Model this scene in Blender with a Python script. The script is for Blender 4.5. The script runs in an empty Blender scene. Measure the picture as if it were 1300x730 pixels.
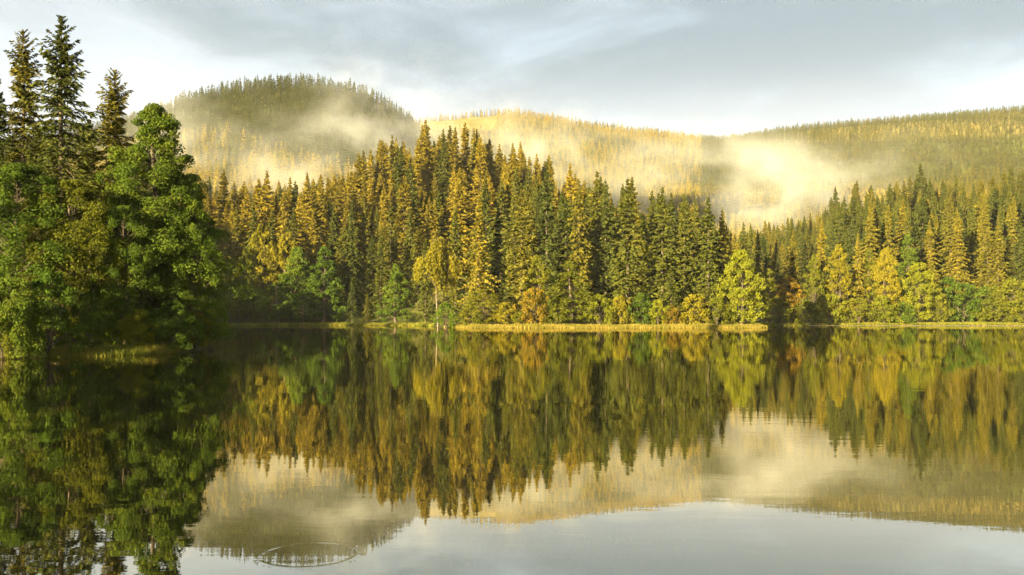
import bpy, math, random
import numpy as np
from mathutils import Vector

rng = np.random.default_rng(7)
random.seed(7)
scene = bpy.context.scene
COL = scene.collection
R = math.radians

# ------------------------------------------------------------------ camera, sky, sun, exposure
F, HZ, EYE = 1200.0, 402.0, 2.2            # focal length in photo pixels, horizon row, eye height (m)
cam_d = bpy.data.cameras.new('camera')
cam_d.sensor_width = 36.0
cam_d.lens = 36.0 * F / 1300.0
cam_d.shift_y = (HZ - 365.0) / 1300.0
cam_d.clip_start, cam_d.clip_end = 0.1, 20000.0
cam = bpy.data.objects.new('camera', cam_d)
COL.objects.link(cam)
cam.location = (0, 0, EYE)
cam.rotation_euler = (R(90), 0, 0)
scene.camera = cam

SUN_EL, SUN_AZ = 8.8, 215.0               # azimuth clockwise from +Y (view axis): behind the camera, to the left
world = bpy.data.worlds.new('World')
scene.world = world
world.use_nodes = True


class NT:
    """small wrapper to write node trees briefly"""
    def __init__(self, tree):
        self.t = tree
        tree.nodes.clear()

    def n(self, typ, **kw):
        nd = self.t.nodes.new(typ)
        for k, v in kw.items():
            if k.startswith('i_'):
                key = k[2:]
                key = int(key) if key.isdigit() else key.replace('_', ' ')
                self.set(nd.inputs[key], v)
            else:
                setattr(nd, k, v)
        return nd

    def set(self, sock, v):
        if isinstance(v, bpy.types.NodeSocket):
            self.t.links.new(v, sock)
        elif isinstance(v, bpy.types.Node):
            self.t.links.new(v.outputs[0], sock)
        else:
            sock.default_value = v

    def math(self, op, a, b=0.0, clamp=False):
        m = self.n('ShaderNodeMath', operation=op, use_clamp=clamp)
        self.set(m.inputs[0], a)
        self.set(m.inputs[1], b)
        return m.outputs[0]

    def vmath(self, op, a, b=None):
        m = self.n('ShaderNodeVectorMath', operation=op)
        self.set(m.inputs[0], a)
        if b is not None:
            self.set(m.inputs[1], b)
        return m.outputs['Value'] if op in ('LENGTH', 'DOT_PRODUCT') else m.outputs[0]

    def mix(self, fac, a, b):
        m = self.n('ShaderNodeMix', data_type='RGBA')
        self.set(m.inputs[0], fac)
        self.set(m.inputs[6], a)
        self.set(m.inputs[7], b)
        return m.outputs[2]

    def ramp(self, fac, lo, hi):
        m = self.n('ShaderNodeMapRange', interpolation_type='SMOOTHSTEP')
        self.set(m.inputs[0], fac)
        m.inputs[1].default_value, m.inputs[2].default_value = lo, hi
        return m.outputs[0]

    def noise(self, vec, scale, detail=3.0, rough=0.5, out=0):
        m = self.n('ShaderNodeTexNoise')
        self.set(m.inputs['Vector'], vec)
        m.inputs['Scale'].default_value = scale
        m.inputs['Detail'].default_value = detail
        m.inputs['Roughness'].default_value = rough
        return m.outputs[out]


CLOUD_OFFSET = (4.4, 14.2, 0.0)


def build_sky():
    w = NT(world.node_tree)
    sky = w.n('ShaderNodeTexSky', sky_type='NISHITA', sun_disc=False)
    sky.sun_elevation = R(SUN_EL)
    sky.sun_rotation = R(SUN_AZ)
    sky.altitude = 400
    sky.air_density, sky.dust_density, sky.ozone_density = 1.0, 2.0, 1.5
    d = w.vmath('NORMALIZE', w.n('ShaderNodeTexCoord').outputs['Generated'])
    sep = w.n('ShaderNodeSeparateXYZ', i_0=d)
    z = w.math('MAXIMUM', sep.outputs[2], 0.0)
    zz = w.math('ADD', z, 0.16)
    flat = w.n('ShaderNodeCombineXYZ', i_0=w.math('DIVIDE', sep.outputs[0], zz),
               i_1=w.math('DIVIDE', sep.outputs[1], zz), i_2=0.0)
    p = w.vmath('ADD', flat, CLOUD_OFFSET)
    warp = w.noise(p, 1.1, 3.0, 0.5, out=1)
    p2 = w.vmath('ADD', p, w.vmath('MULTIPLY', warp, (0.7, 0.7, 0.0)))
    big = w.noise(p2, 0.55, 5.0, 0.55)
    fine = w.noise(p2, 1.7, 6.0, 0.6)
    shade = w.math('ADD', w.math('MULTIPLY', big, 0.7), w.math('MULTIPLY', fine, 0.3))
    # a veil of thin bright cloud over the whole sky, grey-blue thicker banks in it, pale and clear towards the horizon
    veil = w.ramp(fine, 0.25, 0.75)
    col = w.mix(w.math('ADD', w.math('MULTIPLY', veil, 0.30), 0.55), sky.outputs[0], (2.4, 2.45, 2.45, 1))
    bank = w.ramp(shade, 0.42, 0.57)
    up = w.ramp(z, 0.15, 0.26)
    col = w.mix(w.math('MULTIPLY', w.math('MULTIPLY', bank, up), 0.9), col, (0.92, 1.20, 1.40, 1))
    glow = w.ramp(z, 0.30, 0.10)
    col = w.mix(w.math('MULTIPLY', glow, 0.75), col, (2.5, 2.47, 2.4, 1))
    bg = w.n('ShaderNodeBackground', i_Color=col, i_Strength=0.05)
    out = w.n('ShaderNodeOutputWorld')
    w.t.links.new(bg.outputs[0], out.inputs[0])


build_sky()

sun_d = bpy.data.lights.new('sun', 'SUN')
sun_d.energy = 5.0
sun_d.angle = R(0.6)
sun_d.color = (1.0, 0.785, 0.39)
sun = bpy.data.objects.new('sun', sun_d)
COL.objects.link(sun)
S_DIR = Vector((math.sin(R(SUN_AZ)) * math.cos(R(SUN_EL)), math.cos(R(SUN_AZ)) * math.cos(R(SUN_EL)), math.sin(R(SUN_EL))))
sun.rotation_euler = (-S_DIR).to_track_quat('-Z', 'Y').to_euler()
sun.location = S_DIR * 300

vs = scene.view_settings
scene.display_settings.display_device = 'sRGB'
vs.view_transform = 'Standard'
vs.look = 'None'
vs.exposure = 2.95
vs.gamma = 1.0
vs.use_curve_mapping = False
cy = scene.cycles
cy.max_bounces = 6
cy.diffuse_bounces = 2
cy.glossy_bounces = 2
cy.transmission_bounces = 3
cy.volume_bounces = 1
cy.transparent_max_bounces = 4
cy.volume_step_rate = 1.0
cy.volume_max_steps = 48
cy.use_denoising = True
cy.denoising_prefilter = 'NONE'
cy.use_adaptive_sampling = True
cy.adaptive_threshold = 0.02


# ------------------------------------------------------------------ helpers
def px(x, y, D):
    """photo pixel at forward distance D -> world point"""
    return ((x - 650.0) / F * D, D, EYE + (HZ - y) / F * D)


def smooth(a, lo, hi):
    t = np.clip((a - lo) / (hi - lo), 0, 1)
    return t * t * (3 - 2 * t)


def mesh_np(name, V, faces, tone=None, mats=(), smooth_faces=False, fmat=None):
    """faces: list of int arrays (M,3) / (M,4)"""
    V = np.asarray(V, np.float32)
    faces = [np.asarray(f, np.int32) for f in faces if len(f)]
    me = bpy.data.meshes.new(name)
    me.vertices.add(len(V))
    me.vertices.foreach_set('co', V.ravel())
    sizes = np.concatenate([np.full(len(f), f.shape[1], np.int32) for f in faces])
    loops = np.concatenate([f.ravel() for f in faces])
    me.loops.add(len(loops))
    me.loops.foreach_set('vertex_index', loops)
    me.polygons.add(len(sizes))
    starts = np.concatenate([[0], np.cumsum(sizes)[:-1]]).astype(np.int32)
    me.polygons.foreach_set('loop_start', starts)
    if fmat is not None:
        me.polygons.foreach_set('material_index', np.asarray(fmat, np.int32))
    if tone is not None:
        a = me.attributes.new('tone', 'FLOAT', 'POINT')
        a.data.foreach_set('value', np.asarray(tone, np.float32))
    for m in mats:
        me.materials.append(m)
    me.update(calc_edges=True)
    if smooth_faces:
        me.polygons.foreach_set('use_smooth', np.ones(len(sizes), bool))
    return me


def link(name, data, parent=None, loc=None):
    o = bpy.data.objects.new(name, data)
    COL.objects.link(o)
    if parent is not None:
        o.parent = parent
    if loc is not None:
        o.location = loc
    return o


def tag(o, label=None, cat=None, group=None, kind=None):
    if label:
        o['label'] = label
    if cat:
        o['category'] = cat
    if group:
        o['group'] = group
    if kind:
        o['kind'] = kind
    return o


def unit(v):
    return v / (np.linalg.norm(v, axis=-1, keepdims=True) + 1e-9)


# ------------------------------------------------------------------ materials
def leaf_mat(name, c_dark, c_mid, c_light, trans=0.35, spread=0.55):
    m = bpy.data.materials.new(name)
    m.use_nodes = True
    t = NT(m.node_tree)
    tone = t.n('ShaderNodeAttribute', attribute_name='tone').outputs['Fac']
    rnd = t.n('ShaderNodeObjectInfo').outputs['Random']
    f = t.math('ADD', t.math('MULTIPLY', tone, spread), t.math('MULTIPLY', rnd, 1.0 - spread))
    c = t.mix(t.ramp(f, 0.05, 0.5), (*c_dark, 1), (*c_mid, 1))
    c = t.mix(t.ramp(f, 0.5, 0.95), c, (*c_light, 1))
    d = t.n('ShaderNodeBsdfDiffuse', i_Color=c)
    tr = t.n('ShaderNodeBsdfTranslucent', i_Color=c)
    mx = t.n('ShaderNodeMixShader', i_0=trans)
    t.t.links.new(d.outputs[0], mx.inputs[1])
    t.t.links.new(tr.outputs[0], mx.inputs[2])
    o = t.n('ShaderNodeOutputMaterial')
    t.t.links.new(mx.outputs[0], o.inputs[0])
    return m


def bark_mat(name, c1, c2, scale=6.0):
    m = bpy.data.materials.new(name)
    m.use_nodes = True
    t = NT(m.node_tree)
    co = t.n('ShaderNodeTexCoord').outputs['Object']
    v = t.vmath('MULTIPLY', co, (1, 1, 0.25))
    n = t.noise(v, scale, 5.0, 0.65)
    c = t.mix(t.ramp(n, 0.35, 0.65), (*c1, 1), (*c2, 1))
    b = t.n('ShaderNodeBsdfPrincipled', i_Base_Color=c, i_Roughness=0.9)
    bump = t.n('ShaderNodeBump', i_Strength=0.6, i_Distance=0.05, i_Height=n)
    t.t.links.new(bump.outputs[0], b.inputs['Normal'])
    o = t.n('ShaderNodeOutputMaterial')
    t.t.links.new(b.outputs[0], o.inputs[0])
    return m


MAT = {
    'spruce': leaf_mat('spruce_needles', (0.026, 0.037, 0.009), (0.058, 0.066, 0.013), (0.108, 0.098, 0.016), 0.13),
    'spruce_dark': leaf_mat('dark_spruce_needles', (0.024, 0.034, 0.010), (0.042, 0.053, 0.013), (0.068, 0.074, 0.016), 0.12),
    'spruce_gold': leaf_mat('sunlit_gold_needles', (0.045, 0.049, 0.011), (0.098, 0.090, 0.014), (0.170, 0.136, 0.018), 0.16),  # low sun's gold on spruces put into the needle colour
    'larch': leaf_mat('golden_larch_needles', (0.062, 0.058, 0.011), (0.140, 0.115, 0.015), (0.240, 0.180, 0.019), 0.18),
    'autumn': leaf_mat('autumn_hill_foliage', (0.140, 0.112, 0.012), (0.230, 0.180, 0.016), (0.320, 0.235, 0.020), 0.22),
    'green_dark': leaf_mat('dark_green_leaves', (0.024, 0.044, 0.008), (0.046, 0.076, 0.011), (0.085, 0.112, 0.015), 0.38),
    'green': leaf_mat('green_leaves', (0.026, 0.050, 0.008), (0.052, 0.088, 0.012), (0.095, 0.125, 0.016), 0.38),
    'olive': leaf_mat('olive_leaves', (0.050, 0.060, 0.008), (0.090, 0.100, 0.012), (0.140, 0.130, 0.016), 0.38),
    'yellow': leaf_mat('yellow_leaves', (0.095, 0.094, 0.010), (0.160, 0.142, 0.014), (0.225, 0.178, 0.018), 0.4),
    'lime': leaf_mat('yellow_green_leaves', (0.085, 0.100, 0.010), (0.135, 0.148, 0.014), (0.190, 0.180, 0.018), 0.4),
    'rust': leaf_mat('rusty_leaves', (0.090, 0.070, 0.010), (0.150, 0.108, 0.014), (0.200, 0.128, 0.018), 0.35),
    'reed': leaf_mat('reed_blades', (0.100, 0.102, 0.020), (0.175, 0.152, 0.030), (0.250, 0.200, 0.050), 0.3, 0.9),
    'grass': leaf_mat('grass_blades', (0.060, 0.085, 0.012), (0.115, 0.125, 0.018), (0.200, 0.165, 0.030), 0.3, 0.9),
    'bark': bark_mat('grey_brown_bark', (0.030, 0.022, 0.015), (0.075, 0.058, 0.042)),
    'birch_bark': bark_mat('pale_bark', (0.04, 0.033, 0.025), (0.12, 0.10, 0.08), 4.0),
}


# ------------------------------------------------------------------ the lay of the land
LAKE = np.array([(-27.5, 49), (-24.5, 52.0), (-21.5, 54.5), (-19.8, 58), (-20.3, 63), (-24, 70), (-34, 84), (-56, 120), (-76, 170), (-82, 210),
                 (-78, 231), (-62, 236), (-45, 238), (-30, 235), (-20, 222), (-14, 196), (-8, 186), (4, 183), (26, 182.5),
                 (44, 183), (50, 186), (53, 200), (57, 220), (64, 229), (80, 231), (100, 232), (125, 229), (165, 214), (215, 180),
                 (235, 100), (180, 22), (60, 3), (-4, 2.6), (-16, 6), (-27, 20), (-32, 36)], float)


def lake_sd(x, y):
    """distance to the shoreline, positive on land, negative over water"""
    x = np.asarray(x, float)
    y = np.asarray(y, float)
    d2 = np.full(x.shape, 1e18)
    inside = np.zeros(x.shape, bool)
    n = len(LAKE)
    for i in range(n):
        x0, y0 = LAKE[i]
        x1, y1 = LAKE[(i + 1) % n]
        dx, dy = x1 - x0, y1 - y0
        t = np.clip(((x - x0) * dx + (y - y0) * dy) / (dx * dx + dy * dy), 0, 1)
        d2 = np.minimum(d2, (x - x0 - t * dx) ** 2 + (y - y0 - t * dy) ** 2)
        if y0 != y1:
            c = ((y0 > y) != (y1 > y)) & (x < (x1 - x0) * (y - y0) / (y1 - y0) + x0)
            inside ^= c
    d = np.sqrt(d2)
    return np.where(inside, -d, d)


def hill_points():
    P = []

    def row(D, pts, tree=14.0):
        for (x, y) in pts:
            X, Y, Z = px(x, y, D)
            P.append((X, Y, Z - tree))
    # left hill: crest at about 800 m
    row(800, [(-150, 190), (0, 172), (120, 152), (200, 131), (240, 116), (300, 101), (370, 93), (440, 99), (490, 116), (530, 146)])
    row(800, [(570, 205), (620, 240)], 10)
    row(640, [(60, 215), (200, 190), (300, 172), (370, 165), (440, 175), (500, 195)], 14)
    row(520, [(200, 262), (300, 245), (380, 235), (440, 232)], 14)
    row(900, [(200, 170), (370, 140), (480, 160)], 14)
    # spur behind the point
    row(270, [(420, 262), (500, 258), (560, 250), (620, 240), (690, 232)], 24)
    row(345, [(400, 268), (470, 215), (540, 184), (590, 183), (640, 205), (700, 236)], 22)
    row(420, [(420, 262), (480, 222), (560, 205), (620, 215)], 22)
    P.extend([(60, 215, 2.5), (90, 280, 5), (60, 330, 7), (80, 420, 12), (20, 470, 36), (-60, 470, 50), (0, 560, 48), (95, 520, 22), (130, 600, 40), (60, 640, 50)])
    # right-hand stand, low hill behind it, hump in the valley
    row(300, [(1040, 280), (1120, 273), (1200, 268), (1290, 262), (1400, 258)], 26)
    row(380, [(1060, 262), (1150, 256), (1250, 248), (1350, 246)], 24)
    row(480, [(1060, 236), (1110, 228), (1160, 221), (1220, 218), (1300, 220), (1420, 222)], 24)
    row(640, [(960, 243), (1010, 232), (1060, 229), (1100, 236)], 14)
    row(640, [(1250, 262), (1400, 250)], 10)
    row(400, [(900, 285), (950, 280), (1000, 275)], 21)
    # far hills
    row(1300, [(480, 150), (530, 143), (600, 137), (650, 135), (700, 142), (760, 151), (820, 157), (870, 166), (900, 172)], 14)
    row(950, [(640, 205), (720, 206), (800, 212), (880, 222)], 14)
    row(1080, [(620, 178), (720, 180), (820, 190)], 14)
    row(1450, [(860, 185), (910, 172), (950, 164), (1000, 157), (1050, 153), (1100, 150), (1150, 146), (1200, 141), (1300, 133), (1420, 128)], 14)
    row(1050, [(960, 212), (1050, 205), (1150, 200), (1300, 194)], 14)
    row(850, [(1000, 235), (1150, 232), (1300, 228)], 14)
    P.extend([(-700, 1300, 210), (-300, 1400, 200), (0, 1700, 240), (800, 1800, 250), (-900, 2000, 200), (1500, 1500, 260), (1500, 700, 150), (1400, 2100, 240),
              (-1500, 800, 150), (-1500, 1900, 200), (0, 2150, 220)])
    # rising ground to the left of the frame
    P.extend([(-60, 40, 4.5), (-80, 90, 8), (-110, 75, 9), (-120, 130, 8), (-160, 150, 11), (-200, 140, 14), (-240, 200, 18), (-160, 210, 14), (-120, 250, 10),
              (-180, 260, 26), (-60, 262, 8), (-100, 300, 18), (-90, 380, 24), (-300, 350, 50), (-400, 150, 42), (-200, 20, 14), (-90, 0, 5),
              (-60, -60, 3), (100, -60, 3), (300, -100, 6), (300, 60, 8), (420, 200, 16), (260, 240, 10), (-400, -150, 12), (1500, -150, 40), (-1500, -150, 40), (500, 400, 40), (800, 300, 60)])
    return np.array(P)


def rbf_fit(P):
    X = P[:, :2] / 100.0
    n = len(X)
    K = np.sqrt(((X[:, None] - X[None]) ** 2).sum(2) + 0.02) - np.eye(n) * 0.03
    A = np.zeros((n + 1, n + 1))
    A[:n, :n] = K
    A[:n, n] = A[n, :n] = 1
    return X, np.linalg.solve(A, np.concatenate([P[:, 2], [0]]))


HP = hill_points()
HX, HW = rbf_fit(HP)


def hill(x, y):
    x = np.asarray(x, float)
    y = np.asarray(y, float)
    out = np.full(x.shape, HW[-1])
    for (a, b), w in zip(HX, HW[:-1]):
        out = out + w * np.sqrt((x / 100 - a) ** 2 + (y / 100 - b) ** 2 + 0.02)
    return out


def ground(x, y):
    d = lake_sd(x, y)
    x = np.asarray(x, float)
    y = np.asarray(y, float)
    bump = 0.5 * np.sin(x * 0.11 + 1.3) * np.sin(y * 0.09) + 0.3 * np.sin(x * 0.31 + y * 0.23) + 1.6 * np.sin(x * 0.021 + y * 0.013) * np.sin(y * 0.027 + 0.5)
    far = smooth(np.hypot(x, y), 300, 700)
    big = 3.0 * np.sin(x * 0.013 + 0.7) * np.sin(y * 0.017 + x * 0.006) * far
    land = 0.15 + 0.3 * (1 - np.exp(-np.maximum(d, 0) / 1.5)) + smooth(d, 2, 46) * np.maximum(hill(x, y) + bump + big, 0.3)
    bed = -np.minimum(np.maximum(-d, 0) * 0.22, 3.0)
    return np.where(d > 0, np.where(d < 1.2, land * (d / 1.2), land), bed)


def axis(parts):
    a = []
    for lo, hi, step in parts:
        a.extend(np.arange(lo, hi, step))
    a.append(parts[-1][1])
    return np.array(a, float)


def ground_mat():
    m = bpy.data.materials.new('forest_floor')
    m.use_nodes = True
    t = NT(m.node_tree)
    g = t.n('ShaderNodeNewGeometry').outputs['Position']
    n1 = t.noise(g, 0.05, 6.0, 0.6)
    n2 = t.noise(g, 0.9, 5.0, 0.65)
    c = t.mix(t.ramp(n2, 0.3, 0.7), (0.030, 0.026, 0.012, 1), (0.070, 0.066, 0.020, 1))
    c = t.mix(t.ramp(n1, 0.42, 0.6), c, (0.085, 0.095, 0.022, 1))
    sep = t.n('ShaderNodeSeparateXYZ', i_0=g)
    mead = t.ramp(sep.outputs[2], 225.0, 240.0)          # open hay meadow on the far summit
    c = t.mix(mead, c, t.mix(t.ramp(n1, 0.35, 0.65), (0.12, 0.11, 0.03, 1), (0.20, 0.16, 0.05, 1)))
    b = t.n('ShaderNodeBsdfPrincipled', i_Base_Color=c, i_Roughness=0.95)
    b.inputs['Specular IOR Level'].default_value = 0.1
    o = t.n('ShaderNodeOutputMaterial')
    t.t.links.new(b.outputs[0], o.inputs[0])
    return m


def build_terrain():
    ax = axis([(-1600, -400, 24), (-400, -120, 9), (-120, 180, 2.5), (180, 500, 9), (500, 1600, 24)])
    ay = axis([(-160, -20, 20), (-20, 40, 2.5), (40, 72, 1.3), (72, 340, 3.5), (340, 900, 9), (900, 2200, 22)])
    X, Y = np.meshgrid(ax, ay)
    Z = ground(X, Y)
    V = np.stack([X, Y, Z], -1).reshape(-1, 3)
    nx, ny = len(ax), len(ay)
    i = np.arange(nx * ny).reshape(ny, nx)
    q = np.stack([i[:-1, :-1], i[:-1, 1:], i[1:, 1:], i[1:, :-1]], -1).reshape(-1, 4)
    me = mesh_np('terrain', V, [q], mats=[ground_mat()], smooth_faces=True)
    o = link('terrain', me)
    tag(o, 'dark forest floor rising from the lake shore to the hills', 'terrain', kind='structure')
    return o


build_terrain()


# ------------------------------------------------------------------ the lake
RIPPLE = (px(392, 704, 1)[0] * EYE * F / (704 - HZ), EYE * F / (704 - HZ))


def water_mat():
    m = bpy.data.materials.new('still_lake_water')
    m.use_nodes = True
    t = NT(m.node_tree)
    g = t.n('ShaderNodeNewGeometry').outputs['Position']
    dist = t.vmath('LENGTH', g)
    # long faint swell, small ripples, and patches where a breath of wind roughens the surface
    swell = t.noise(t.vmath('MULTIPLY', g, (0.35, 0.9, 1)), 0.5, 3.0, 0.5)
    small = t.noise(t.vmath('MULTIPLY', g, (0.6, 1.5, 1)), 2.2, 3.0, 0.55)
    patch = t.ramp(t.noise(t.vmath('MULTIPLY', g, (0.3, 1, 1)), 0.045, 3.0, 0.5), 0.45, 0.65)
    amp = t.math('ADD', t.math('MULTIPLY', patch, 0.0014), 0.0005)
    h = t.math('ADD', t.math('MULTIPLY', swell, 0.0028), t.math('MULTIPLY', small, amp))
    # one ring spreading where a fish has risen
    c = t.vmath('SUBTRACT', g, (RIPPLE[0], RIPPLE[1], 0.0))
    ang = t.noise(c, 3.0, 2.0)
    r = t.math('ADD', t.vmath('LENGTH', c), t.math('MULTIPLY', ang, 0.02))
    ring = 0
    broken = t.ramp(t.noise(c, 1.6, 2.0), 0.38, 0.62)
    for rad, wid, am in ((0.46, 0.024, 0.00036), (0.54, 0.036, 0.00014)):
        e = t.math('DIVIDE', t.math('SUBTRACT', r, rad), wid)
        e = t.math('MULTIPLY', t.math('POWER', 2.718, t.math('MULTIPLY', t.math('MULTIPLY', e, e), -1.0)), am)
        ring = e if ring == 0 else t.math('ADD', ring, e)
    h = t.math('ADD', h, t.math('MULTIPLY', ring, t.math('ADD', t.math('MULTIPLY', broken, 0.8), 0.2)))
    bump = t.n('ShaderNodeBump', i_Strength=1.0, i_Distance=1.0, i_Height=h)
    base = t.n('ShaderNodeBsdfDiffuse', i_Color=(0.006, 0.008, 0.004, 1))
    gl = t.n('ShaderNodeBsdfGlossy', i_Color=(0.96, 0.92, 0.80, 1), i_Roughness=0.01)
    t.t.links.new(bump.outputs[0], gl.inputs['Normal'])
    fr = t.n('ShaderNodeFresnel', i_IOR=1.6)
    t.t.links.new(bump.outputs[0], fr.inputs['Normal'])
    mx = t.n('ShaderNodeMixShader', i_0=t.math('ADD', t.math('MULTIPLY', fr.outputs[0], 0.48), 0.44))
    t.t.links.new(base.outputs[0], mx.inputs[1])
    t.t.links.new(gl.outputs[0], mx.inputs[2])
    o = t.n('ShaderNodeOutputMaterial')
    t.t.links.new(mx.outputs[0], o.inputs[0])
    return m


def build_lake():
    V = [(-120, -6, 0), (270, -6, 0), (270, 262, 0), (-120, 262, 0)]
    me = mesh_np('lake', V, [np.array([[0, 1, 2, 3]])], mats=[water_mat()])
    tag(link('lake', me), 'calm dark lake mirroring the forest and the sky', 'lake', kind='structure')


build_lake()


# ------------------------------------------------------------------ tree meshes
def tube(path, rad, sides=7):
    """tapered tube along path (n,3) with radii (n,)"""
    path = np.asarray(path, float)
    n = len(path)
    d = np.gradient(path, axis=0)
    d = unit(d)
    ref = np.where(np.abs(d[:, 2:3]) > 0.9, np.array([[1.0, 0, 0]]), np.array([[0, 0, 1.0]]))
    a = unit(np.cross(d, ref))
    b = np.cross(d, a)
    th = np.arange(sides) / sides * 2 * np.pi
    ring = np.cos(th)[None, :, None] * a[:, None] + np.sin(th)[None, :, None] * b[:, None]
    V = path[:, None] + ring * np.asarray(rad)[:, None, None]
    V = V.reshape(-1, 3)
    i = np.arange(n * sides).reshape(n, sides)
    q = np.stack([i[:-1], np.roll(i[:-1], -1, 1), np.roll(i[1:], -1, 1), i[1:]], -1).reshape(-1, 4)
    return V, q


def join(parts):
    Vs, Qs, off = [], [], 0
    for V, q in parts:
        Vs.append(V)
        Qs.append(q + off)
        off += len(V)
    return np.concatenate(Vs), np.concatenate(Qs)


def cards(C, A, B, L, W, tone):
    """diamond leaves: centre, long axis, wide axis, half length, half width"""
    L = np.asarray(L)[:, None]
    W = np.asarray(W)[:, None]
    V = np.stack([C - A * L, C + B * W - A * L * 0.15, C + A * L, C - B * W - A * L * 0.15], 1).reshape(-1, 3)
    q = np.arange(len(C) * 4).reshape(-1, 4)
    return V, q, np.repeat(tone, 4)


def spruce_meshes(name, H, Rad, nb, ns, nc, card, wid, seed, base=0.06, droop=0.55, gap=0.15, wood=True, power=0.8, limb=False):
    """a spruce or larch: tapered trunk, whorled drooping boughs, each a flat fan of needle sprays"""
    g = np.random.default_rng(seed)
    per = 6
    w_id = np.arange(nb) // per
    nw = nb // per + 1
    t = base + (1 - base) * (w_id + 0.5 + g.normal(0, 0.20, nb)) / nw      # boughs grow in whorls
    t = np.clip(1 - (1 - t) ** 1.15, base, 0.995)
    az = np.arange(nb) * 2 * np.pi / per + w_id * 0.9 + g.normal(0, 0.30, nb)
    prof = (1 - t) ** power * np.clip((t - base) / 0.10 + 0.72, 0, 1)
    lump = 1 + 0.22 * np.sin(az * 2 + seed) * np.sin(t * 9 + seed * 1.7) + 0.16 * np.sin(t * 23 + seed)
    L = np.maximum(Rad * prof * lump * g.uniform(0.55, 1.15, nb), 0.045 * Rad)
    L *= np.where(g.random(nb) < gap, g.uniform(0.25, 0.6, nb), 1.0)
    a0 = -0.12 + 0.95 * smooth(t, 0.45, 1.0) + g.normal(0, 0.10, nb)
    dr = droop * (1 - smooth(t, 0.6, 1.0)) * g.uniform(0.7, 1.3, nb)
    out = np.stack([np.cos(az), np.sin(az), np.zeros(nb)], 1)
    side = np.stack([-np.sin(az), np.cos(az), np.zeros(nb)], 1)
    s = (np.arange(ns) + 0.5)[None] / ns + g.normal(0, 0.5 / ns, (nb, ns))
    s = np.clip(s, 0.04, 1.02)
    zc = lambda s_, L_: L_ * (a0[:, None] * s_ - dr[:, None] * s_ ** 2 + 0.28 * s_ ** 3)
    P = out[:, None] * (L[:, None] * s)[..., None]
    P[..., 2] = (H * t)[:, None] + zc(s, L[:, None])
    sg = np.where((np.arange(ns) % 2)[None] == 0, 1.0, -1.0) * np.ones((nb, 1))
    tw = unit(out[:, None] * g.uniform(0.35, 0.9, (nb, ns, 1)) + side[:, None] * (sg * g.uniform(0.35, 1.0, (nb, ns)))[..., None]
              + np.array([0, 0, 1.0]) * g.uniform(-0.75, 0.10, (nb, ns, 1)))
    tl = np.minimum(L[:, None] * 0.46 * (1.10 - s * 0.72), Rad * 0.36) * g.uniform(0.6, 1.2, (nb, ns)) + card * 0.35
    tipf = np.clip((1 - t) * 7.0, 0.28, 1.0)
    tl = tl * tipf[:, None]
    c = (np.arange(nc) + 0.5) / nc
    Q = P[:, :, None] + tw[:, :, None] * (tl[..., None] * c)[..., None]
    Q[..., 2] -= (tl[..., None] * c ** 2) * 0.25
    N = nb * ns * nc
    Q = Q.reshape(-1, 3) + g.normal(0, card * 0.12, (N, 3))
    A = unit(np.broadcast_to(tw[:, :, None], (nb, ns, nc, 3)).reshape(-1, 3) + g.normal(0, 0.35, (N, 3)))
    B = unit(np.cross(A, g.normal(0, 1, (N, 3)) + np.array([0, 0, 0.9])))
    if nc == 1:
        Ls = np.maximum(tl.ravel() * 0.62, card * 0.5)
    else:
        Ls = card * g.uniform(0.6, 1.15, N)
    Ls = Ls * np.repeat(tipf, ns * nc)
    Ws = wid * g.uniform(0.6, 1.2, N) * np.repeat(0.3 + 0.7 * tipf, ns * nc)
    tone = np.clip(np.repeat(g.random(nb), ns * nc) * 0.55 + np.repeat(g.random(nb * ns), nc) * 0.30 + g.random(N) * 0.15
                   + 0.12 * (np.broadcast_to(s[..., None], (nb, ns, nc)).ravel() - 0.5), 0, 1)
    # leader shoot
    nl = 12
    lz = H * (1 - 0.075 * g.random(nl) ** 1.3)
    LQ = np.stack([g.normal(0, 0.05, nl), g.normal(0, 0.05, nl), lz - card * 0.5], 1)
    LA = unit(np.stack([g.normal(0, 0.3, nl), g.normal(0, 0.3, nl), np.ones(nl)], 1))
    LB = unit(np.cross(LA, g.normal(0, 1, (nl, 3))))
    V, q, tn = cards(np.concatenate([Q, LQ]), np.concatenate([A, LA]), np.concatenate([B, LB]), np.concatenate([Ls, np.full(nl, card * 0.55)]),
                     np.concatenate([Ws, np.full(nl, wid * 0.4)]), np.concatenate([tone, np.full(nl, 0.7)]))
    parts = []
    zz = np.linspace(-0.6, H * 0.995, 9)
    rr = np.maximum(H * 0.0125 * (1 - np.clip(zz, 0, H) / H) ** 0.9, 0.012) * np.where(zz < 0.3, 1.25, 1.0)
    path = np.stack([0.04 * np.sin(zz * 0.5 + seed), 0.04 * np.cos(zz * 0.4), zz], 1)
    parts.append(tube(path, rr, 8 if limb else 5))
    if limb:
        for k in range(0, nb, 1):
            sk = np.linspace(0, 0.93, 5)
            p = out[k][None] * (L[k] * sk)[:, None]
            p[:, 2] = H * t[k] + L[k] * (a0[k] * sk - dr[k] * sk ** 2 + 0.28 * sk ** 3)
            parts.append(tube(p, (0.012 + 0.009 * L[k]) * (1 - 0.85 * sk), 3))
    return (V, q, tn), join(parts)


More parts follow.
